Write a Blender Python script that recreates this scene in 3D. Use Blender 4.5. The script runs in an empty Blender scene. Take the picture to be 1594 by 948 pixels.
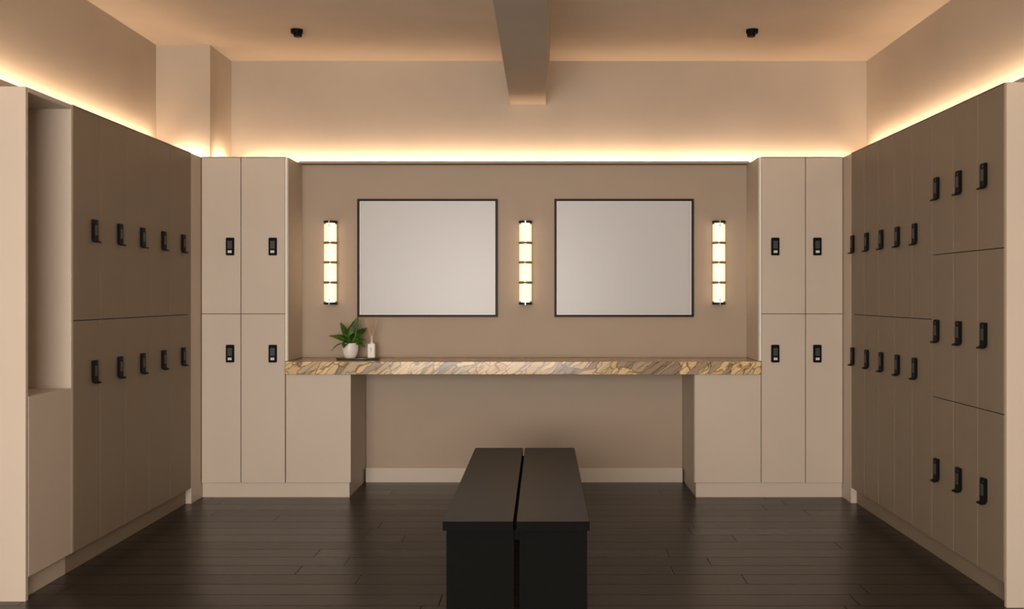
import bpy, bmesh, math, random
from mathutils import Vector, Matrix
random.seed(7)
S = bpy.context.scene
COL = S.collection
PI = math.pi

# ------------------------------------------------------------------ camera
HC, F = 1.287, 1500.0            # eye height (m), focal length in pixels of a 1594 wide frame
cam_d = bpy.data.cameras.new('camera'); cam = bpy.data.objects.new('camera', cam_d); COL.objects.link(cam)
cam.location = (0, 0, HC); cam.rotation_euler = (PI/2, 0, 0)
cam_d.sensor_width = 36; cam_d.lens = 36*F/1594
cam_d.shift_x = -48/1594; cam_d.shift_y = -14/1594
cam_d.clip_start = .05
S.camera = cam
S.view_settings.view_transform = 'Standard'; S.view_settings.look = 'None'
S.view_settings.gamma = 1; S.view_settings.use_curve_mapping = False
S.view_settings.exposure = 0.0
w = bpy.data.worlds.new('world'); S.world = w; w.use_nodes = True
w.node_tree.nodes['Background'].inputs[0].default_value = (1, .93, .85, 1)
w.node_tree.nodes['Background'].inputs[1].default_value = .02

# ------------------------------------------------------------------ room numbers
H = 2.166                        # locker height
CEIL = 2.942
XL, XR = -2.173, 1.910           # door faces of the side lockers
WL, WR = -2.555, 2.285           # side walls
YF = 6.125                       # door faces of the lockers facing the camera
YB = 6.80                        # back wall
YN = 6.48                        # upper alcove panel
YN2 = 6.65                       # lower alcove wall
YR = -2.2                        # rear wall behind the camera
NX0, NX1 = -1.629, 1.380         # alcove sides
CT, CB = .869, .788              # counter top / bottom
DB = .098                        # door bottoms
COVE_D = .06

def area(name, loc, rot, sx, sy, power, color):
    l = bpy.data.lights.new(name, 'AREA'); l.shape = 'RECTANGLE'; l.size = sx; l.size_y = sy
    l.energy = power; l.color = color
    o = bpy.data.objects.new(name, l); COL.objects.link(o); o.location = loc; o.rotation_euler = rot
    return o
# added soft fill from behind the camera; the window there is made up
area('rear_fill_light', (-.85, YR+.12, 1.3), (PI/2, 0, 0), 2.9, 2.0, 312, (1, .925, .85))
WARM = (1, .71, .46)
PW = 3.6                          # watts per metre of cove strip
def cove(p0, p1, wall, k=1.0, tilt=math.radians(48)):
    """a strip from p0 to p1 that shines up and towards its wall"""
    p0, p1 = Vector(p0), Vector(p1); L = (p1-p0).length
    X = (p1-p0).normalized(); d = Vector((*wall, 0))*math.sin(tilt) + Vector((0, 0, 1))*math.cos(tilt)
    Z = -d; Y = Z.cross(X)
    o = area('cove_light', (0, 0, 0), (0, 0, 0), L, .016, k*PW*L, WARM)
    o.matrix_world = Matrix.Translation((p0+p1)/2) @ Matrix((X, Y, Z)).transposed().to_4x4()
COVES = [((WL+COVE_D, -2.0), (WL+COVE_D, 6.28), (-1, 0), 2.285), ((WL+.09, 6.365-COVE_D), (-2.215, 6.365-COVE_D), (0, 1), 2.196),
         ((-2.198+COVE_D, 6.43), (-2.198+COVE_D, 6.70), (-1, 0), 2.196), ((-2.10, YB-COVE_D), (2.20, YB-COVE_D), (0, 1), 2.226),
         ((WR-COVE_D, 6.70), (WR-COVE_D, -2.0), (1, 0), 2.300)]
for a_, b_, w_, z_ in COVES:
    cove((*a_, z_), (*b_, z_), w_, 1.7 if z_ < 2.2 else 1.0)

# ------------------------------------------------------------------ materials
def nodes_of(name):
    m = bpy.data.materials.new(name); m.use_nodes = True
    nt = m.node_tree; return m, nt, nt.nodes['Principled BSDF']
def N(nt, t, **kw):
    n = nt.nodes.new(t)
    for k, v in kw.items(): setattr(n, k, v)
    return n
def plain(name, c, rough=.5, metal=0, spec=.5, coat=0, mottle=0, scale=3, bump=0, bscale=200):
    m, nt, b = nodes_of(name)
    b.inputs['Base Color'].default_value = (*c, 1); b.inputs['Roughness'].default_value = rough
    b.inputs['Metallic'].default_value = metal; b.inputs['Specular IOR Level'].default_value = spec
    b.inputs['Coat Weight'].default_value = coat
    tc = N(nt, 'ShaderNodeNewGeometry')
    nz = N(nt, 'ShaderNodeTexNoise'); nz.inputs['Scale'].default_value = scale; nz.inputs['Detail'].default_value = 5
    nt.links.new(tc.outputs['Position'], nz.inputs['Vector'])
    mx = N(nt, 'ShaderNodeMix', data_type='RGBA')
    k = mottle if mottle else .02
    mx.inputs['A'].default_value = (*[v*(1-k) for v in c], 1); mx.inputs['B'].default_value = (*[min(1, v*(1+k)) for v in c], 1)
    nt.links.new(nz.outputs['Fac'], mx.inputs['Factor']); nt.links.new(mx.outputs['Result'], b.inputs['Base Color'])
    if bump:
        n2 = N(nt, 'ShaderNodeTexNoise'); n2.inputs['Scale'].default_value = bscale
        nt.links.new(tc.outputs['Position'], n2.inputs['Vector'])
        bp = N(nt, 'ShaderNodeBump'); bp.inputs['Strength'].default_value = bump; bp.inputs['Distance'].default_value = .001
        nt.links.new(n2.outputs['Fac'], bp.inputs['Height']); nt.links.new(bp.outputs['Normal'], b.inputs['Normal'])
    return m
PLASTER = plain('wall_plaster', (.465, .398, .325), .8, mottle=.14, scale=1.6, bump=.25, bscale=60)
CEILM = plain('ceiling_plaster', (.72, .605, .49), .8, mottle=.16, scale=1.3, bump=.25, bscale=60)
ALC = plain('alcove_panel', (.405, .315, .235), .6, mottle=.07, scale=2.2)
LIGHTD = plain('pale_greige_laminate', (.57, .485, .40), .5, mottle=.05, scale=2.5, bump=.12, bscale=300)
DARKD = plain('taupe_laminate', (.245, .192, .138), .6, mottle=.07, scale=2.5, bump=.12, bscale=300)
SHAD = plain('carcass_board', (.16, .12, .09), .7)
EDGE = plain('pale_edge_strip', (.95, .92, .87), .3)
BLACK = plain('black_plastic', (.005, .005, .005), .5, spec=.08, bump=.2, bscale=900)
SCREEN = plain('grey_keypad', (.05, .053, .056), .4, spec=.3)
SILVER = plain('silver_plate', (.72, .70, .66), .35)
BFRAME = plain('blackened_metal', (.022, .018, .015), .4, metal=0, spec=.12)
BRASS = plain('aged_brass', (.42, .27, .12), .3, metal=1)
CHROME = plain('polished_steel', (.85, .83, .8), .12, metal=1)
BENCH = plain('dark_bench_laminate', (.013, .011, .0095), .36, spec=.2, mottle=.12, scale=4, bump=.1, bscale=300)
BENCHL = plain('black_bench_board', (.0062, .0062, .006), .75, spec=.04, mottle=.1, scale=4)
POT = plain('white_ceramic', (.78, .76, .73), .25)
TRAYM = plain('dark_olive_stone', (.085, .075, .04), .25, mottle=.5, scale=60)
REED = plain('reed_wood', (.62, .40, .21), .6)
CORK = plain('pale_collar', (.66, .55, .42), .5)
SOIL = plain('potting_soil', (.03, .022, .015), .9, bump=1, bscale=200)

m, nt, b = nodes_of('mirror_glass'); MIRROR = m
b.inputs['Base Color'].default_value = (.55, .555, .565, 1); b.inputs['Metallic'].default_value = 0  # even grey base colour stands in for the mirror's reflection of the room
b.inputs['Roughness'].default_value = .32; b.inputs['Specular IOR Level'].default_value = .5
def emis(name, c, s):
    m, nt, b = nodes_of(name)
    b.inputs['Base Color'].default_value = (*[v*.6 for v in c], 1)
    b.inputs['Emission Color'].default_value = (*c, 1); b.inputs['Emission Strength'].default_value = s
    b.inputs['Roughness'].default_value = .3
    return m
TUBE = emis('lamp_tube', (1, .88, .70), 1.9)
RODS = emis('ribbed_glass', (1, .80, .52), .88)
LED = emis('led_diffuser', (1, .72, .45), 2.0)

# leaf
m, nt, b = nodes_of('leaf_green'); LEAF = m
b.inputs['Roughness'].default_value = .5; b.inputs['Specular IOR Level'].default_value = .3
g = N(nt, 'ShaderNodeNewGeometry'); nz = N(nt, 'ShaderNodeTexNoise'); nz.inputs['Scale'].default_value = 22
nt.links.new(g.outputs['Position'], nz.inputs['Vector'])
cr = N(nt, 'ShaderNodeValToRGB'); cr.color_ramp.elements[0].position = .35; cr.color_ramp.elements[0].color = (.014, .042, .004, 1)
cr.color_ramp.elements[1].position = .7; cr.color_ramp.elements[1].color = (.085, .19, .012, 1)
nt.links.new(nz.outputs['Fac'], cr.inputs['Fac']); nt.links.new(cr.outputs['Color'], b.inputs['Base Color'])

# floor planks
m, nt, b = nodes_of('dark_plank_floor'); FLOOR = m
g = N(nt, 'ShaderNodeNewGeometry')
br = N(nt, 'ShaderNodeTexBrick'); br.offset = 0; br.offset_frequency = 2; br.squash = 1
br.inputs['Scale'].default_value = 1; br.inputs['Brick Width'].default_value = 1.75; br.inputs['Row Height'].default_value = .148
br.inputs['Mortar Size'].default_value = .0042; br.inputs['Mortar Smooth'].default_value = .6; br.inputs['Bias'].default_value = 0
br.inputs['Color1'].default_value = (.012, .009, .0075, 1); br.inputs['Color2'].default_value = (.022, .017, .0135, 1)
br.inputs['Mortar'].default_value = (.005, .004, .003, 1)
sx = N(nt, 'ShaderNodeSeparateXYZ'); nt.links.new(g.outputs['Position'], sx.inputs[0])
ro = N(nt, 'ShaderNodeMath', operation='DIVIDE'); ro.inputs[1].default_value = .148; nt.links.new(sx.outputs['Y'], ro.inputs[0])
fl = N(nt, 'ShaderNodeMath', operation='FLOOR'); nt.links.new(ro.outputs[0], fl.inputs[0])
wh = N(nt, 'ShaderNodeTexWhiteNoise', noise_dimensions='1D'); nt.links.new(fl.outputs[0], wh.inputs['W'])
xa = N(nt, 'ShaderNodeMath', operation='MULTIPLY_ADD'); xa.inputs[1].default_value = 1.75
nt.links.new(wh.outputs['Value'], xa.inputs[0]); nt.links.new(sx.outputs['X'], xa.inputs[2])
cx_ = N(nt, 'ShaderNodeCombineXYZ'); nt.links.new(xa.outputs[0], cx_.inputs['X']); nt.links.new(sx.outputs['Y'], cx_.inputs['Y'])
nt.links.new(cx_.outputs[0], br.inputs['Vector'])
mp = N(nt, 'ShaderNodeMapping'); mp.inputs['Scale'].default_value = (1.6, 26, 1)
nt.links.new(g.outputs['Position'], mp.inputs['Vector'])
nz = N(nt, 'ShaderNodeTexNoise'); nz.inputs['Scale'].default_value = 2.2; nz.inputs['Detail'].default_value = 8; nz.inputs['Roughness'].default_value = .65
nt.links.new(mp.outputs['Vector'], nz.inputs['Vector'])
mr = N(nt, 'ShaderNodeMapRange'); mr.inputs['From Min'].default_value = .3; mr.inputs['From Max'].default_value = .7
mr.inputs['To Min'].default_value = .62; mr.inputs['To Max'].default_value = 1.35
nt.links.new(nz.outputs['Fac'], mr.inputs['Value'])
vm = N(nt, 'ShaderNodeVectorMath', operation='SCALE')
nt.links.new(br.outputs['Color'], vm.inputs[0]); nt.links.new(mr.outputs['Result'], vm.inputs['Scale'])
nt.links.new(vm.outputs['Vector'], b.inputs['Base Color'])
rr = N(nt, 'ShaderNodeMapRange'); rr.inputs['To Min'].default_value = .24; rr.inputs['To Max'].default_value = .38
sv = N(nt, 'ShaderNodeSeparateColor'); nt.links.new(br.outputs['Color'], sv.inputs['Color'])
pv = N(nt, 'ShaderNodeMapRange'); pv.inputs['From Min'].default_value = .012; pv.inputs['From Max'].default_value = .022
pv.inputs['To Min'].default_value = -.03; pv.inputs['To Max'].default_value = .04
nt.links.new(sv.outputs['Red'], pv.inputs['Value'])
nt.links.new(nz.outputs['Fac'], rr.inputs['Value'])
ra = N(nt, 'ShaderNodeMath', operation='ADD'); nt.links.new(rr.outputs['Result'], ra.inputs[0]); nt.links.new(pv.outputs['Result'], ra.inputs[1])
nt.links.new(ra.outputs[0], b.inputs['Roughness'])
sp = N(nt, 'ShaderNodeMapRange'); sp.inputs['To Min'].default_value = .6; sp.inputs['To Max'].default_value = .05
nt.links.new(br.outputs['Fac'], sp.inputs['Value']); nt.links.new(sp.outputs['Result'], b.inputs['Specular IOR Level'])
ad = N(nt, 'ShaderNodeMath', operation='MULTIPLY_ADD'); ad.inputs[1].default_value = -1.0
nt.links.new(br.outputs['Fac'], ad.inputs[0])
sc_ = N(nt, 'ShaderNodeMath', operation='MULTIPLY'); sc_.inputs[1].default_value = .12
nt.links.new(nz.outputs['Fac'], sc_.inputs[0]); nt.links.new(sc_.outputs[0], ad.inputs[2])
bp = N(nt, 'ShaderNodeBump'); bp.inputs['Strength'].default_value = .6; bp.inputs['Distance'].default_value = .0022
nt.links.new(ad.outputs[0], bp.inputs['Height']); nt.links.new(bp.outputs['Normal'], b.inputs['Normal'])

# breccia stone counter
m, nt, b = nodes_of('breccia_stone'); STONE = m
g = N(nt, 'ShaderNodeNewGeometry')
rot = N(nt, 'ShaderNodeMapping'); rot.inputs['Rotation'].default_value = (0, math.radians(38), 0)
nt.links.new(g.outputs['Position'], rot.inputs['Vector'])
st = N(nt, 'ShaderNodeMapping'); st.inputs['Scale'].default_value = (7.5, 14, 22)
nt.links.new(rot.outputs['Vector'], st.inputs['Vector'])
wn = N(nt, 'ShaderNodeTexNoise'); wn.inputs['Scale'].default_value = 5; wn.inputs['Detail'].default_value = 3
nt.links.new(g.outputs['Position'], wn.inputs['Vector'])
ws = N(nt, 'ShaderNodeVectorMath', operation='MULTIPLY_ADD'); ws.inputs[1].default_value = (3.0, 3.0, 3.0)
nt.links.new(wn.outputs['Color'], ws.inputs[0]); nt.links.new(st.outputs['Vector'], ws.inputs[2])
v1 = N(nt, 'ShaderNodeTexVoronoi'); v1.inputs['Scale'].default_value = 1
v2 = N(nt, 'ShaderNodeTexVoronoi', feature='DISTANCE_TO_EDGE'); v2.inputs['Scale'].default_value = 1
for v in (v1, v2): nt.links.new(ws.outputs['Vector'], v.inputs['Vector'])
cr = N(nt, 'ShaderNodeValToRGB'); e = cr.color_ramp.elements
e[0].position = 0; e[0].color = (.66, .45, .22, 1); e[1].position = 1; e[1].color = (.42, .30, .20, 1)
for p, c in ((.2, (.80, .60, .31)), (.38, (.60, .41, .22)), (.52, (.84, .67, .38)), (.66, (.64, .39, .13)), (.78, (.72, .55, .33)), (.9, (.26, .21, .16))):
    q = e.new(p); q.color = (*c, 1)
sep = N(nt, 'ShaderNodeSeparateColor'); nt.links.new(v1.outputs['Color'], sep.inputs['Color'])
nt.links.new(sep.outputs['Red'], cr.inputs['Fac'])
wv = N(nt, 'ShaderNodeTexNoise'); wv.inputs['Scale'].default_value = 1; wv.inputs['Detail'].default_value = 5; wv.inputs['Roughness'].default_value = .6
s2 = N(nt, 'ShaderNodeMapping'); s2.inputs['Scale'].default_value = (5, 20, 60); s2.inputs['Rotation'].default_value = (0, math.radians(8), 0)
nt.links.new(rot.outputs['Vector'], s2.inputs['Vector']); nt.links.new(s2.outputs['Vector'], wv.inputs['Vector'])
r1 = N(nt, 'ShaderNodeMapRange'); r1.inputs['From Min'].default_value = .54; r1.inputs['From Max'].default_value = .64; r1.inputs['To Max'].default_value = .75
nt.links.new(wv.outputs['Fac'], r1.inputs['Value'])
mx = N(nt, 'ShaderNodeMix', data_type='RGBA'); mx.inputs['B'].default_value = (.13, .095, .07, 1)
nt.links.new(r1.outputs['Result'], mx.inputs['Factor']); nt.links.new(cr.outputs['Color'], mx.inputs['A'])
r2 = N(nt, 'ShaderNodeMapRange'); r2.inputs['From Min'].default_value = .0; r2.inputs['From Max'].default_value = .07
r2.inputs['To Min'].default_value = .85; r2.inputs['To Max'].default_value = 0
nt.links.new(v2.outputs['Distance'], r2.inputs['Value'])
mx2 = N(nt, 'ShaderNodeMix', data_type='RGBA'); mx2.inputs['B'].default_value = (.11, .06, .035, 1)
nt.links.new(r2.outputs['Result'], mx2.inputs['Factor']); nt.links.new(mx.outputs['Result'], mx2.inputs['A'])
s3 = N(nt, 'ShaderNodeMapping'); s3.inputs['Scale'].default_value = (2.2, 8, 75)
nt.links.new(rot.outputs['Vector'], s3.inputs['Vector'])
w3 = N(nt, 'ShaderNodeTexNoise'); w3.inputs['Scale'].default_value = 1; w3.inputs['Detail'].default_value = 6; w3.inputs['Roughness'].default_value = .7; w3.inputs['Distortion'].default_value = .6
nt.links.new(s3.outputs['Vector'], w3.inputs['Vector'])
r3 = N(nt, 'ShaderNodeMapRange'); r3.inputs['From Min'].default_value = .50; r3.inputs['From Max'].default_value = .60
nt.links.new(w3.outputs['Fac'], r3.inputs['Value'])
w4 = N(nt, 'ShaderNodeTexNoise'); w4.inputs['Scale'].default_value = 3.2; nt.links.new(rot.outputs['Vector'], w4.inputs['Vector'])
r4 = N(nt, 'ShaderNodeMapRange'); r4.inputs['From Min'].default_value = .50; r4.inputs['From Max'].default_value = .58; r4.inputs['To Max'].default_value = .85
nt.links.new(w4.outputs['Fac'], r4.inputs['Value'])
m34 = N(nt, 'ShaderNodeMath', operation='MULTIPLY'); nt.links.new(r3.outputs['Result'], m34.inputs[0]); nt.links.new(r4.outputs['Result'], m34.inputs[1])
mx3 = N(nt, 'ShaderNodeMix', data_type='RGBA'); mx3.inputs['B'].default_value = (.12, .105, .09, 1)
nt.links.new(m34.outputs[0], mx3.inputs['Factor']); nt.links.new(mx2.outputs['Result'], mx3.inputs['A'])
nt.links.new(mx3.outputs['Result'], b.inputs['Base Color']); b.inputs['Roughness'].default_value = .14

# ------------------------------------------------------------------ helpers
def tag(o, label=None, cat=None, group=None, kind=None):
    if label: o['label'] = label
    if cat: o['category'] = cat
    if group: o['group'] = group
    if kind: o['kind'] = kind
    return o
def thing(name, label, cat, loc=(0, 0, 0), rz=0, group=None):
    o = bpy.data.objects.new(name, None); COL.objects.link(o); o.empty_display_size = .1
    o.location = loc; o.rotation_euler = (0, 0, rz)
    return tag(o, label, cat, group)
def add_box(bm, x0, x1, y0, y1, z0, z1, bev=0, mi=0, seg=1):
    t = bmesh.new()
    bmesh.ops.create_cube(t, size=1)
    for v in t.verts:
        v.co = Vector(((x0+x1)/2+v.co.x*(x1-x0), (y0+y1)/2+v.co.y*(y1-y0), (z0+z1)/2+v.co.z*(z1-z0)))
    if bev: bmesh.ops.bevel(t, geom=t.edges[:], offset=bev, segments=seg, affect='EDGES', profile=.5)
    for f in t.faces: f.material_index = mi
    merge(bm, t)
def merge(bm, t):
    me = bpy.data.meshes.new('tmp'); t.to_mesh(me); t.free(); bm.from_mesh(me); bpy.data.meshes.remove(me)
def add_cyl(bm, c, r, h, seg=32, r2=None, axis='Z', mi=0, cap=True):
    t = bmesh.new()
    bmesh.ops.create_cone(t, cap_ends=cap, segments=seg, radius1=r, radius2=r if r2 is None else r2, depth=h)
    if axis == 'Y': bmesh.ops.rotate(t, verts=t.verts, matrix=Matrix.Rotation(PI/2, 3, 'X'))
    if axis == 'X': bmesh.ops.rotate(t, verts=t.verts, matrix=Matrix.Rotation(PI/2, 3, 'Y'))
    bmesh.ops.translate(t, verts=t.verts, vec=c)
    for f in t.faces: f.material_index = mi
    merge(bm, t)
def add_rod(bm, a, b_, r, seg=8, mi=0):
    a, b_ = Vector(a), Vector(b_); d = b_-a
    t = bmesh.new(); bmesh.ops.create_cone(t, cap_ends=True, segments=seg, radius1=r, radius2=r, depth=d.length)
    q = d.to_track_quat('Z', 'Y').to_matrix()
    bmesh.ops.rotate(t, verts=t.verts, matrix=q); bmesh.ops.translate(t, verts=t.verts, vec=(a+b_)/2)
    merge(bm, t)
def lathe(bm, prof, seg=48, c=(0, 0, 0), sx=1, sy=1):
    t = bmesh.new(); rings = []
    for r, z in prof:
        rings.append([t.verts.new((c[0]+sx*r*math.cos(2*PI*k/seg), c[1]+sy*r*math.sin(2*PI*k/seg), c[2]+z)) for k in range(seg)])
    for a, b_ in zip(rings, rings[1:]):
        for k in range(seg): t.faces.new((a[k], a[(k+1) % seg], b_[(k+1) % seg], b_[k]))
    t.faces.new(rings[0][::-1]); t.faces.new(rings[-1])
    merge(bm, t)
def obj(name, bm, mats, parent=None, smooth=False):
    bmesh.ops.recalc_face_normals(bm, faces=bm.faces)
    me = bpy.data.meshes.new(name); bm.to_mesh(me); bm.free()
    for m_ in (mats if isinstance(mats, (list, tuple)) else [mats]): me.materials.append(m_)
    if smooth:
        for p in me.polygons: p.use_smooth = True
        me.set_sharp_from_angle(angle=math.radians(40))
    o = bpy.data.objects.new(name, me); COL.objects.link(o)
    if parent: o.parent = parent
    return o
def boxes(name, bl, mats, parent=None, bev=0):
    bm = bmesh.new()
    for q in bl: add_box(bm, *q[:6], bev, q[6] if len(q) > 6 else 0)
    return obj(name, bm, mats, parent)
def struct(name, bl, mat, bev=0):
    return tag(boxes(name, bl, mat, None, bev), kind='structure')

# ------------------------------------------------------------------ shell
struct('floor', [(WL-.1, WR+.1, YR-.1, YB+.1, -.08, 0)], FLOOR)
struct('ceiling', [(WL-.1, WR+.1, YR-.1, YB+.1, CEIL, CEIL+.1)], CEILM)
struct('wall_left', [(WL-.1, WL, YR-.1, YB+.1, 0, CEIL)], PLASTER)
struct('wall_right', [(WR, WR+.1, YR-.1, YB+.1, 0, CEIL)], PLASTER)
struct('wall_back', [(WL, WR, YB, YB+.1, 0, CEIL)], PLASTER)
WX0, WX1, WZ0, WZ1 = -2.36, .66, .25, 2.36
struct('wall_rear', [(WL, WX0, YR-.1, YR, 0, CEIL), (WX1, WR, YR-.1, YR, 0, CEIL), (WX0, WX1, YR-.1, YR, 0, WZ0), (WX0, WX1, YR-.1, YR, WZ1, CEIL)], PLASTER)
fr = [(WX0, WX0+.05, YR-.09, YR-.01, WZ0, WZ1), (WX1-.05, WX1, YR-.09, YR-.01, WZ0, WZ1), (WX0+.05, WX1-.05, YR-.09, YR-.01, WZ0, WZ0+.05), (WX0+.05, WX1-.05, YR-.09, YR-.01, WZ1-.05, WZ1)]
struct('added_window_1', fr + [(WX0+.05, WX1-.05, YR-.06, YR-.05, WZ0+.05, WZ1-.05)], POT)  # unseen window, added as a frame for the rear fill light
struct('trim_1', [(WL, -2.198, 6.365, YB, 0, CEIL)], PLASTER)          # column in the back left corner
bm = bmesh.new()                                                       # ceiling beam, right face slightly splayed
prof = [(-.2285, 2.635), (.0204, 2.635), (.048, CEIL), (-.2285, CEIL)]
f0 = [bm.verts.new((x, YR, z)) for x, z in prof]; f1 = [bm.verts.new((x, YB, z)) for x, z in prof]
bm.faces.new(f0); bm.faces.new(f1[::-1])
for k in range(4): bm.faces.new((f0[k], f1[k], f1[(k+1) % 4], f0[(k+1) % 4]))
tag(obj('beam', bm, PLASTER), kind='structure')
# alcove between the pale lockers
struct('wall_alcove', [(-1.6185, 1.3695, YN, YB, CT+.001, 2.163), (-1.6185, 1.3695, 6.40, YB, 2.165, 2.179)], ALC)
struct('wall_alcove_lower', [(-1.221+.002, .964-.002, YN2, YB, 0, CB-.001)], ALC)
struct('baseboard_alcove', [(-1.219, .962, YN2-.018, YN2, 0, .102)], LIGHTD, .0015)
# corner posts, end panels
struct('trim_2', [(WL+.002, XL, 5.956, 6.362, 0, H)], LIGHTD, .001)
struct('trim_3', [(XR, WR-.002, 5.972, YB-.002, 0, H)], LIGHTD, .001)
struct('trim_4', [(WL+.002, XL-.001, 4.050, 4.070, 0, H)], LIGHTD, .001)
struct('trim_5', [(XR+.001, WR-.002, 3.970, 3.990, 0, H)], LIGHTD, .001)
# plinths
struct('baseboard_left', [(XL-.34, XL-.034, 4.452, 5.954, 0, DB-.004)], DARKD, .001)
struct('baseboard_right', [(XR+.034, XR+.34, 3.992, 5.970, 0, DB-.004)], DARKD, .001)
struct('baseboard_back_left', [(XL+.002, -1.221-.012, YF+.022, YB-.005, 0, DB-.004)], LIGHTD, .001)
struct('baseboard_back_right', [(.964+.012, XR-.002, YF+.022, YB-.005, 0, DB-.004)], LIGHTD, .001)

# ------------------------------------------------------------------ lock
def plate_bm(w=.051, h=.112, d=.014):
    """flat rounded lock body"""
    t = bmesh.new(); r = .006; pts = []
    for cx, cz, a0 in ((w/2-r, h/2-r, 0), (-w/2+r, h/2-r, PI/2), (-w/2+r, -h/2+r, PI), (w/2-r, -h/2+r, 1.5*PI)):
        for k in range(6): pts.append((cx+r*math.cos(a0+k*PI/10), cz+r*math.sin(a0+k*PI/10)))
    A = [t.verts.new((x, 0, z)) for x, z in pts]; B_ = [t.verts.new((x, -d, z)) for x, z in pts]
    t.faces.new(A); f = t.faces.new(B_[::-1]); n = len(pts)
    for k in range(n): t.faces.new((A[k], B_[k], B_[(k+1) % n], A[(k+1) % n]))
    bmesh.ops.recalc_face_normals(t, faces=t.faces)
    bmesh.ops.bevel(t, geom=list(f.edges), offset=.002, segments=2, affect='EDGES')
    return t
def lever_bm(w=.048):
    """lock body whose lower end curls out into a pull"""
    pts = [(0, .056), (0, -.036)]
    for k in range(1, 6):
        a = PI + k*PI/10; pts.append((.020+.020*math.cos(a), -.036+.020*math.sin(a)))
    pts += [(.028, -.0565), (.030, -.0545), (.029, -.050), (.0225, -.0485)]
    for k in range(1, 5):
        a = 1.5*PI - k*PI/10; pts.append((.0225+.009*math.cos(a), -.0395+.009*math.sin(a)))
    pts += [(.0135, .050), (.0105, .056)]
    t = bmesh.new()
    A = [t.verts.new((-w/2, -v, z)) for v, z in pts]; B_ = [t.verts.new((w/2, -v, z)) for v, z in pts]
    n = len(pts); t.faces.new(A); t.faces.new(B_[::-1])
    for k in range(n): t.faces.new((A[k], B_[k], B_[(k+1) % n], A[(k+1) % n]))
    bmesh.ops.recalc_face_normals(t, faces=t.faces)
    sharp = [e_ for e_ in t.edges if len(e_.link_faces) == 2 and e_.calc_face_angle() > 1.2]
    bmesh.ops.bevel(t, geom=sharp, offset=.0022, segments=2, affect='EDGES')
    return t
KEYM = plain('keypad_key', (.03, .032, .034), .4)
LOCKS = {}
def make_lock(door, u, z, pale):
    """pale doors: flat keypad lock with a silver plate; taupe doors: keypad lock with a curled pull"""
    if pale not in LOCKS:
        out = []
        if pale:
            out.append(obj('lock', plate_bm(), BLACK, door))
            k = bmesh.new(); add_box(k, -.0145, .0145, -.0150, -.012, -.014, .036, .0008)
            for r_ in range(4):
                for c in range(3): add_box(k, -.011+c*.008, -.005+c*.008, -.0158, -.0146, -.011+r_*.0115, -.003+r_*.0115, 0, 1)
            out.append(obj('keypad', k, [SCREEN, KEYM], door))
            p = bmesh.new(); add_box(p, -.012, -.0006, -.0158, -.012, -.041, -.025, .0006); add_box(p, .0006, .012, -.0158, -.012, -.041, -.025, .0006)
            out.append(obj('name_plate', p, SILVER, door))
        else:
            out.append(obj('lock', lever_bm(), BLACK, door))
            k = bmesh.new(); add_box(k, -.013, .013, -.0146, -.012, -.020, .030, .0008)
            for r_ in range(4):
                for c in range(3): add_box(k, -.0105+c*.0078, -.0045+c*.0078, -.0153, -.0143, -.017+r_*.0115, -.009+r_*.0115, 0, 1)
            out.append(obj('keypad', k, [KEYM, SCREEN], door))
            p = bmesh.new(); add_cyl(p, (.008, -.0140, .042), .0042, .0026, 16, axis='Y')
            out.append(obj('keyhole', p, KEYM, door))
        LOCKS[pale] = [(o.name.split('.')[0], o.data) for o in out]
    else:
        out = []
        for nm, me in LOCKS[pale]:
            q = bpy.data.objects.new(nm, me); COL.objects.link(q); q.parent = door; out.append(q)
    for q in out: q.location = (u, 0, z)

def locker(label, origin, rz, w, depth, rows, lock_u, mat, group, z0=DB, side=None):
    """one column: rows = [(z0, z1, lock_z)]; door faces on local y = 0, looking to -y"""
    t = thing('locker', label, 'locker', origin, rz, group)
    c = [(0.001, w-.001, .020, .036, z0, H-.001), (0.001, w-.001, depth-.012, depth, z0, H-.001),
         (0.001, .017, .037, depth-.013, z0, H-.001), (w-.017, w-.001, .037, depth-.013, z0, H-.001),
         (.018, w-.018, .037, depth-.013, z0, z0+.016), (.018, w-.018, .037, depth-.013, H-.017, H-.001)]
    boxes('carcass', c, SHAD, t)
    g_ = .0024
    for a, b_, lz in rows:
        d = boxes('door', [(g_, w-g_, 0, .019, a, b_)], mat, t, .0006)
        make_lock(d, lock_u, lz, mat is LIGHTD)
    boxes('top_panel', [(.0005, w-.0005, .0005, depth, H-.0008, H+.0035)], mat, t)
    if side is not None:
        sx0, sx1, strip0, strip1 = side
        boxes('side_panel', [(sx0, sx1, .002, depth, CT+.002, H-.001)], mat, t)
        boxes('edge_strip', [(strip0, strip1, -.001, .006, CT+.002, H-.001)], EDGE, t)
    return t

SEAM = 1.170
two = [(SEAM+.002, H-.003, 1.598), (DB, SEAM-.002, .918)]
GD = .0
# left run: near to far
le = [4.459, 4.731, 5.014, 5.317, 5.620, 5.952]
ll = [4.66, 4.94, 5.22, 5.51, 5.81]
names = ['taupe two-door locker column next to the open niche', 'second taupe locker column from the open niche',
         'middle taupe locker column of the left wall', 'fourth taupe locker column from the open niche',
         'taupe locker column beside the left corner post']
for k in range(5):
    w_ = le[k+1]-le[k]
    locker(names[k], (XL, le[k], 0), PI/2, w_, .375, two, ll[k]-le[k], DARKD, 'taupe lockers on the left wall')
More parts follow.
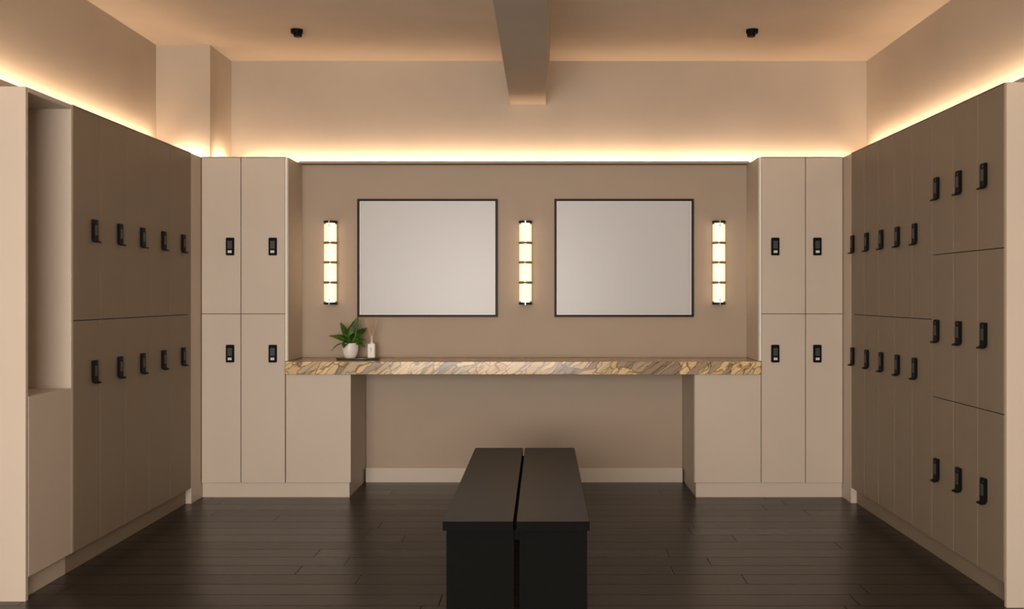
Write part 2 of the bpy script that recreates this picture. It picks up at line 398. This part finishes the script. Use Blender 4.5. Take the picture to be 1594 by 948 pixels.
# right run: far to near (local x runs towards the camera)
re_ = [3.979, 4.232, 4.483, 4.732, 4.983, 5.233, 5.483, 5.724, 5.968]
rl = [4.161, 4.412, 4.66, 4.935, 5.175, 5.423, 5.665, 5.925]
S1, S2 = 1.485, .793
three = [(S1+.002, H-.003, 1.802), (S2+.002, S1-.002, 1.114), (DB, S2-.002, .443)]
two_r = [(SEAM+.002, H-.003, 1.600), (DB, SEAM-.002, .912)]
rn = ['three-door taupe locker column beside the right end panel', 'middle column of the three-door taupe lockers',
      'three-door taupe locker column next to the two-door ones', 'two-door taupe locker column next to the three-door ones',
      'second two-door taupe column from the three-door lockers, right wall', 'middle two-door taupe column on the right wall',
      'second two-door taupe column from the right corner post', 'two-door taupe locker column beside the right corner post']
for k in range(8):
    a, b_ = max(re_[k], 3.992), re_[k+1]
    locker(rn[k], (XR, b_, 0), -PI/2, b_-a, .368, three if k < 3 else two_r, b_-rl[k], DARKD,
           'three-door taupe lockers on the right wall' if k < 3 else 'two-door taupe lockers on the right wall')
# pale lockers facing the camera
D_ = .65
locker('pale two-door locker column in the left corner', (XL+.003, YF, 0), 0, -1.919-(XL+.003), D_, two, -1.986-(XL+.003), LIGHTD, 'pale lockers left of the counter')
locker('pale two-door locker column touching the counter left end', (-1.919, YF, 0), 0, -1.637+1.919, D_, two, -1.715+1.919, LIGHTD, 'pale lockers left of the counter',
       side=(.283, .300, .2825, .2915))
locker('pale two-door locker column touching the counter right end', (1.388, YF, 0), 0, 1.670-1.388, D_, two, 1.476-1.388, LIGHTD, 'pale lockers right of the counter',
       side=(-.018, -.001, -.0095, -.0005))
locker('pale two-door locker column in the right corner', (1.670, YF, 0), 0, XR-.003-1.670, D_, two, 1.743-1.670, LIGHTD, 'pale lockers right of the counter')

# ------------------------------------------------------------------ open niche unit on the left
t = thing('niche_cabinet', 'pale open niche cabinet with ledge beside the left end panel', 'cabinet', (XL, 4.072, 0), PI/2)
NW = 4.457-4.072
LED_Z = .860
boxes('side_panel', [(NW-.018, NW, 0, .375, DB, H)], LIGHTD, t, .0008)
boxes('top_panel', [(0, NW-.019, 0, .375, H-.020, H)], LIGHTD, t, .0008)
boxes('back_panel', [(0, NW-.019, .360, .375, LED_Z, H-.021)], LIGHTD, t)
boxes('ledge', [(0, NW-.019, .019, .359, LED_Z-.020, LED_Z)], LIGHTD, t, .0006)
boxes('front_panel', [(.001, NW-.020, 0, .018, DB, LED_Z-.0005)], LIGHTD, t, .0008)
boxes('plinth', [(0, NW-.006, .034, .34, 0, DB-.004)], LIGHTD, t, .0008)

# ------------------------------------------------------------------ counter, base cabinets
bm = bmesh.new(); add_box(bm, -1.628, 1.379, 6.088, YN2-.19+.019, CB, CT, .0025, 0, 2)
tag(obj('countertop', bm, STONE), 'long thick slab of cream and brown veined breccia stone below the mirrors', 'countertop')
for lab, x0, x1, inner in (('plain pale base cabinet under the left end of the stone counter', NX0-.006, -1.221, 1), ('plain pale base cabinet under the right end of the stone counter', .964, NX1+.006, -1)):
    t = thing('base_cabinet', lab, 'cabinet', ((x0+x1)/2, YF, 0), 0, 'base cabinets carrying the counter')
    h_ = (x1-x0)/2
    bm = bmesh.new(); add_box(bm, -h_+.0016, h_, 0, .018, DB, CB-.001, .001)
    obj('front_panel', bm, LIGHTD, t)
    boxes('carcass', [(-h_+.002, h_-.0185 if inner > 0 else h_-.001, .020, .66, DB, CB-.001)] if inner > 0 else [(-h_+.0185, h_-.001, .020, .66, DB, CB-.001)], SHAD, t)
    sx = (h_-.018, h_) if inner > 0 else (-h_, -h_+.018)
    boxes('side_panel', [(sx[0], sx[1], .0185, .66, DB, CB-.001)], LIGHTD, t, .0006)

# ------------------------------------------------------------------ cove strips (profiles carrying the light lines)
def cove_strip(label, a, b_, zt):
    a, b_ = Vector((*a, 0)), Vector((*b_, 0)); L = (b_-a).length; ang = math.atan2(b_.y-a.y, b_.x-a.x)
    t = thing('led_strip', label, 'light', (*((a+b_)/2).xy, H+.004), ang, 'warm light strips on top of the lockers')
    hz = zt-H-.004
    boxes('profile', [(-L/2, L/2, -.014, .014, 0, hz-.008)], LIGHTD, t)
    boxes('diffuser', [(-L/2, L/2, -.008, .008, hz-.0075, hz-.002)], LED, t)
for (a_, b_, w_, z_), lb in zip(COVES, ('warm light strip along the left wall above the taupe lockers', 'short warm light strip in front of the corner column',
                             'short warm light strip on the side of the corner column', 'warm light strip along the back wall above the mirrors',
                             'warm light strip along the right wall above the lockers')):
    cove_strip(lb, a_, b_, z_)

# ------------------------------------------------------------------ mirrors
def mirror(label, x0, x1, z0, z1):
    t = thing('mirror', label, 'mirror', ((x0+x1)/2, YN, (z0+z1)/2), 0, 'framed mirrors above the counter')
    a, h_ = (x1-x0)/2, (z1-z0)/2; f = .0155
    boxes('frame', [(-a, a, -.028, -.001, h_-f, h_), (-a, a, -.028, -.001, -h_, -h_+f), (-a, -a+f, -.028, -.001, -h_+f, h_-f), (a-f, a, -.028, -.001, -h_+f, h_-f)], BFRAME, t, .0012)
    boxes('glass', [(-a+f+.005, a-f-.005, -.020, -.004, -h_+f+.005, h_-f-.005)], MIRROR, t)
    e_ = .0045
    boxes('bevel_strip', [(-a+f, a-f, -.021, -.004, h_-f-e_, h_-f), (-a+f, a-f, -.021, -.004, -h_+f, -h_+f+e_),
                          (-a+f, -a+f+e_, -.021, -.004, -h_+f+e_, h_-f-e_), (a-f-e_, a-f, -.021, -.004, -h_+f+e_, h_-f-e_)], EDGE, t)
mirror('black-framed mirror above the potted plant, left of the middle lamp', -1.2437, -.3034, 1.143, 1.9346)
mirror('black-framed mirror between the middle and right wall lamps', .0775, 1.0113, 1.143, 1.9346)

# ------------------------------------------------------------------ wall lamps
def sconce(label, x):
    zb, zt = 1.227, 1.783; R = .0425; cy = -.062
    t = thing('wall_lamp', label, 'lamp', (x, YN, zb), 0, 'ribbed glass wall lamps by the mirrors')
    Hh = zt-zb
    boxes('back_plate', [(-.030, .030, -.014, -.0005, .012, Hh-.012)], BRASS, t, .002)
    for z in (0, Hh-.014):
        bm = bmesh.new(); add_cyl(bm, (0, cy, z+.007), R+.0025, .014, 40); add_box(bm, -.03, .03, cy, -.001, z+.001, z+.013)
        obj('cap', bm, BFRAME, t, True)
    bm = bmesh.new(); add_cyl(bm, (0, cy, Hh/2), .029, Hh-.03, 32)
    obj('tube', bm, TUBE, t, True)
    cuts = [.0145, .146, .280, .410, Hh-.0145]
    for k in range(4):
        bm = bmesh.new(); n = 20
        a0, a1 = cuts[k]+.0085, cuts[k+1]-.0085
        for i in range(n):
            a = 2*PI*(i+.5)/n
            add_rod(bm, ((R-.005)*math.cos(a), cy+(R-.005)*math.sin(a), a0), ((R-.005)*math.cos(a), cy+(R-.005)*math.sin(a), a1), .0040, 10)
        obj('glass_shade', bm, RODS, t, True)
    for k in (1, 2, 3):
        bm = bmesh.new(); z = cuts[k]
        lathe(bm, [(.0292, -.0082), (R-.004, -.0082), (R-.004, .0082), (.0292, .0082)], 40, (0, cy, z))
        for i in range(22):
            a = 2*PI*(i+.5)/22
            s = bmesh.new(); bmesh.ops.create_icosphere(s, subdivisions=1, radius=.0066)
            bmesh.ops.translate(s, verts=s.verts, vec=((R-.002)*math.cos(a), cy+(R-.002)*math.sin(a), z)); merge(bm, s)
        obj('ring', bm, BRASS, t, True)
    bm = bmesh.new()
    for z in (.012, Hh-.026): add_box(bm, -.0028, .0028, cy-R-.004, cy-R+.004, z-.013, z+.027, .001)
    obj('clip', bm, CHROME, t)
sconce('ribbed glass wall lamp left of both mirrors', -1.4145)
sconce('ribbed glass wall lamp between the two mirrors', -.1156)
sconce('ribbed glass wall lamp right of both mirrors', 1.1727)

# ------------------------------------------------------------------ ceiling sensors
def sensor(label, x, y, s):
    t = thing('ceiling_sensor', label, 'sensor', (x, y, CEIL), 0, 'black ceiling sensors')
    bm = bmesh.new(); lathe(bm, [(.030, -.026), (.036, -.023), (.038, -.002), (.038, 0)], 32)
    obj('base', bm, BLACK, t, True)
    bm = bmesh.new(); add_cyl(bm, (s*.006, -.002, -.034), .024, .020, 28, .027)
    add_box(bm, s*.022-.008, s*.022+.008, -.022, .01, -.042, -.020, .002)
    obj('head', bm, BLACK, t, True)
    bm = bmesh.new(); lathe(bm, [(.004, -.050), (.014, -.048), (.018, -.043)], 24, (s*.004, -.002, 0))
    obj('lens', bm, SCREEN, t, True)
sensor('small black ceiling sensor above the left lockers', -1.532, 6.0, 1)
sensor('small black ceiling sensor above the right lockers', 1.303, 6.0, -1)

# ------------------------------------------------------------------ bench
t = thing('bench', 'dark bench of two parallel boards on black panel legs in the room centre', 'bench', (-.104, 3.567, 0))
HB = .450; bx = -.104
def slab(x0, x1):
    bm = bmesh.new()
    r = .012; y0, y1 = 0, 1.73; pts = []
    for cx, cy_, a0 in ((x1-r, y1-r, 0), (x0+r, y1-r, PI/2), (x0+.002, y0+.002, PI), (x1-.002, y0+.002, 1.5*PI)):
        rr_ = r if cy_ > 1 else .002
        for k in range(5):
            a = a0 + k*PI/8; pts.append((cx+rr_*math.cos(a), cy_+rr_*math.sin(a)))
    A = [bm.verts.new((x, y, HB-.034)) for x, y in pts]; B_ = [bm.verts.new((x, y, HB)) for x, y in pts]
    bm.faces.new(A[::-1]); top = bm.faces.new(B_); n = len(pts)
    for k in range(n): bm.faces.new((A[k], A[(k+1) % n], B_[(k+1) % n], B_[k]))
    top.material_index = 0
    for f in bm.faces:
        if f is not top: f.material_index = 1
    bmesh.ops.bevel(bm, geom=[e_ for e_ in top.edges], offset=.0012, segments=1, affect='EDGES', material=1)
    return bm
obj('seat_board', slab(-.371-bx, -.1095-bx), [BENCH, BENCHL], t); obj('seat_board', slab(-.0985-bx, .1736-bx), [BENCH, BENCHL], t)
for x0, x1 in ((-.360, -.107), (-.087, .165)):
    for y0 in (.028, 1.62):
        boxes('leg', [(x0-bx, x1-bx, y0, y0+.055, 0, HB-.0345)], BENCHL, t, .0015)
for y0 in (.035, .84, 1.63):
    boxes('cross_bar', [(-.1065-bx, -.0875-bx, y0, y0+.04, HB-.075, HB-.0345)] if y0 != .84 else [(-.33-bx, .135-bx, y0, y0+.04, HB-.062, HB-.0345)], BENCHL, t)

# ------------------------------------------------------------------ tray, plant, diffuser
TX, TY = -1.208, 6.300
tr = thing('tray', 'dark olive oval tray on the left part of the stone counter', 'tray', (TX, TY, CT))
bm = bmesh.new(); lathe(bm, [(.128, 0), (.141, .002), (.146, .0085), (.1455, .0105), (.143, .0108), (.138, .009), (.02, .009)], 64, sx=1, sy=.42)
obj('dish', bm, TRAYM, tr, True)
bm = bmesh.new()  # small olive-green lumps on the tray between pot and bottle
for i in range(26):
    a = random.uniform(0, 2*PI); rr_ = random.uniform(.0, .8)
    s = bmesh.new(); bmesh.ops.create_icosphere(s, subdivisions=1, radius=random.uniform(.004, .008))
    bmesh.ops.scale(s, vec=(1.3, 1, .6), verts=s.verts)
    bmesh.ops.translate(s, verts=s.verts, vec=(.045+.028*rr_*math.cos(a), .018+.018*rr_*math.sin(a), .010)); merge(bm, s)
tag(obj('olive_lumps', bm, plain('olive_green', (.10, .095, .025), .9, mottle=.5, scale=90), tr), kind='stuff')

PX, PY = -1.256, 6.283
pl = thing('potted_plant', 'leafy green plant in a round white pot on the tray', 'plant', (PX, PY, CT+.0093))
bm = bmesh.new()
lathe(bm, [(.030, 0), (.036, .004), (.046, .022), (.052, .048), (.054, .075), (.053, .098), (.0535, .100), (.050, .100), (.049, .086), (.002, .085)], 48)
obj('pot', bm, POT, pl, True)
bm = bmesh.new(); lathe(bm, [(.0485, .0855), (.0485, .0905), (.02, .094), (.001, .095)], 32); obj('soil', bm, SOIL, pl, True)
def leaf(az, L, W, e0, e1, base=(0, 0, .093), fold=.25, twist=0):
    """a broad pointed leaf: azimuth, length, width, elevation at the base and at the tip"""
    bm = bmesh.new(); n = 14; P = Vector(base); rows = []
    for i in range(n+1):
        s = i/n; el = e0+(e1-e0)*s
        d = Vector((math.cos(az)*math.cos(el), math.sin(az)*math.cos(el), math.sin(el)))
        if i: P = P + d*(L/n)
        side = Vector((-math.sin(az), math.cos(az), 0)); up = side.cross(d)*-1
        side = (side*math.cos(twist)+up*math.sin(twist)); up = d.cross(side)
        wd = W/2*(math.sin(PI*min(1, (.06+.94*s)**.85))**.8) if s < 1 else .0004
        wd = max(wd, .0012 if s < 1 else .0004)
        rows.append([bm.verts.new(P + side*wd*q + up*(abs(q)*wd*fold)) for q in (-1, -.5, 0, .5, 1)])
    for a, b_ in zip(rows, rows[1:]):
        for k in range(4): bm.faces.new((a[k], a[k+1], b_[k+1], b_[k]))
    o = obj('leaf', bm, LEAF, pl, True)
    md = o.modifiers.new('thickness', 'SOLIDIFY'); md.thickness = .0012
R_ = math.radians
# (azimuth, length, width, elevation at base, at tip, twist): azimuth -90 faces the camera
for a in ((20, .185, .062, 82, 66, 1.2), (150, .165, .044, 66, 52, 1.1), (182, .150, .046, 38, 6, .6),
          (5, .152, .062, 52, 36, .95), (-8, .108, .054, 26, -2, .7), (-20, .118, .042, 18, -36, .4),
          (-110, .095, .056, 35, -60, 0), (200, .140, .022, 22, -58, .2), (-60, .10, .052, 66, 34, .3),
          (-150, .11, .046, 58, 14, .4), (100, .14, .054, 70, 50, .3), (60, .13, .05, 55, 20, .3), (-35, .095, .042, 40, -24, .2)):
    leaf(R_(a[0]), a[1], a[2], R_(a[3]), R_(a[4]), twist=a[5] * (1 if -90 < a[0] < 90 else -1))

DX, DY = -1.124, 6.330
df = thing('reed_diffuser', 'white square reed diffuser bottle with thin reeds beside the plant', 'diffuser', (DX, DY, CT+.0093))
bm = bmesh.new(); add_box(bm, -.0235, .0235, -.0235, .0235, 0, .094, .003, 0, 2); add_cyl(bm, (0, 0, .098), .011, .009, 24)
obj('bottle', bm, POT, df, False)
bm = bmesh.new(); add_cyl(bm, (0, 0, .123), .0075, .042, 20); obj('collar', bm, CORK, df, True)
bm = bmesh.new(); add_cyl(bm, (0, -.0238, .062), .0035, .0015, 14, axis='Y'); add_box(bm, -.0012, .0012, -.0245, -.0236, .040, .056)
obj('emblem', bm, SCREEN, df)
for i in range(8):
    a = i*2*PI/8+.3; q = .036 + .008*(i % 3)
    bm = bmesh.new(); add_rod(bm, (.004*math.cos(a), .004*math.sin(a), .13), (q*math.cos(a), q*.8*math.sin(a), .250+.004*(i % 2)), .0017, 6)
    obj('reed', bm, REED, df)
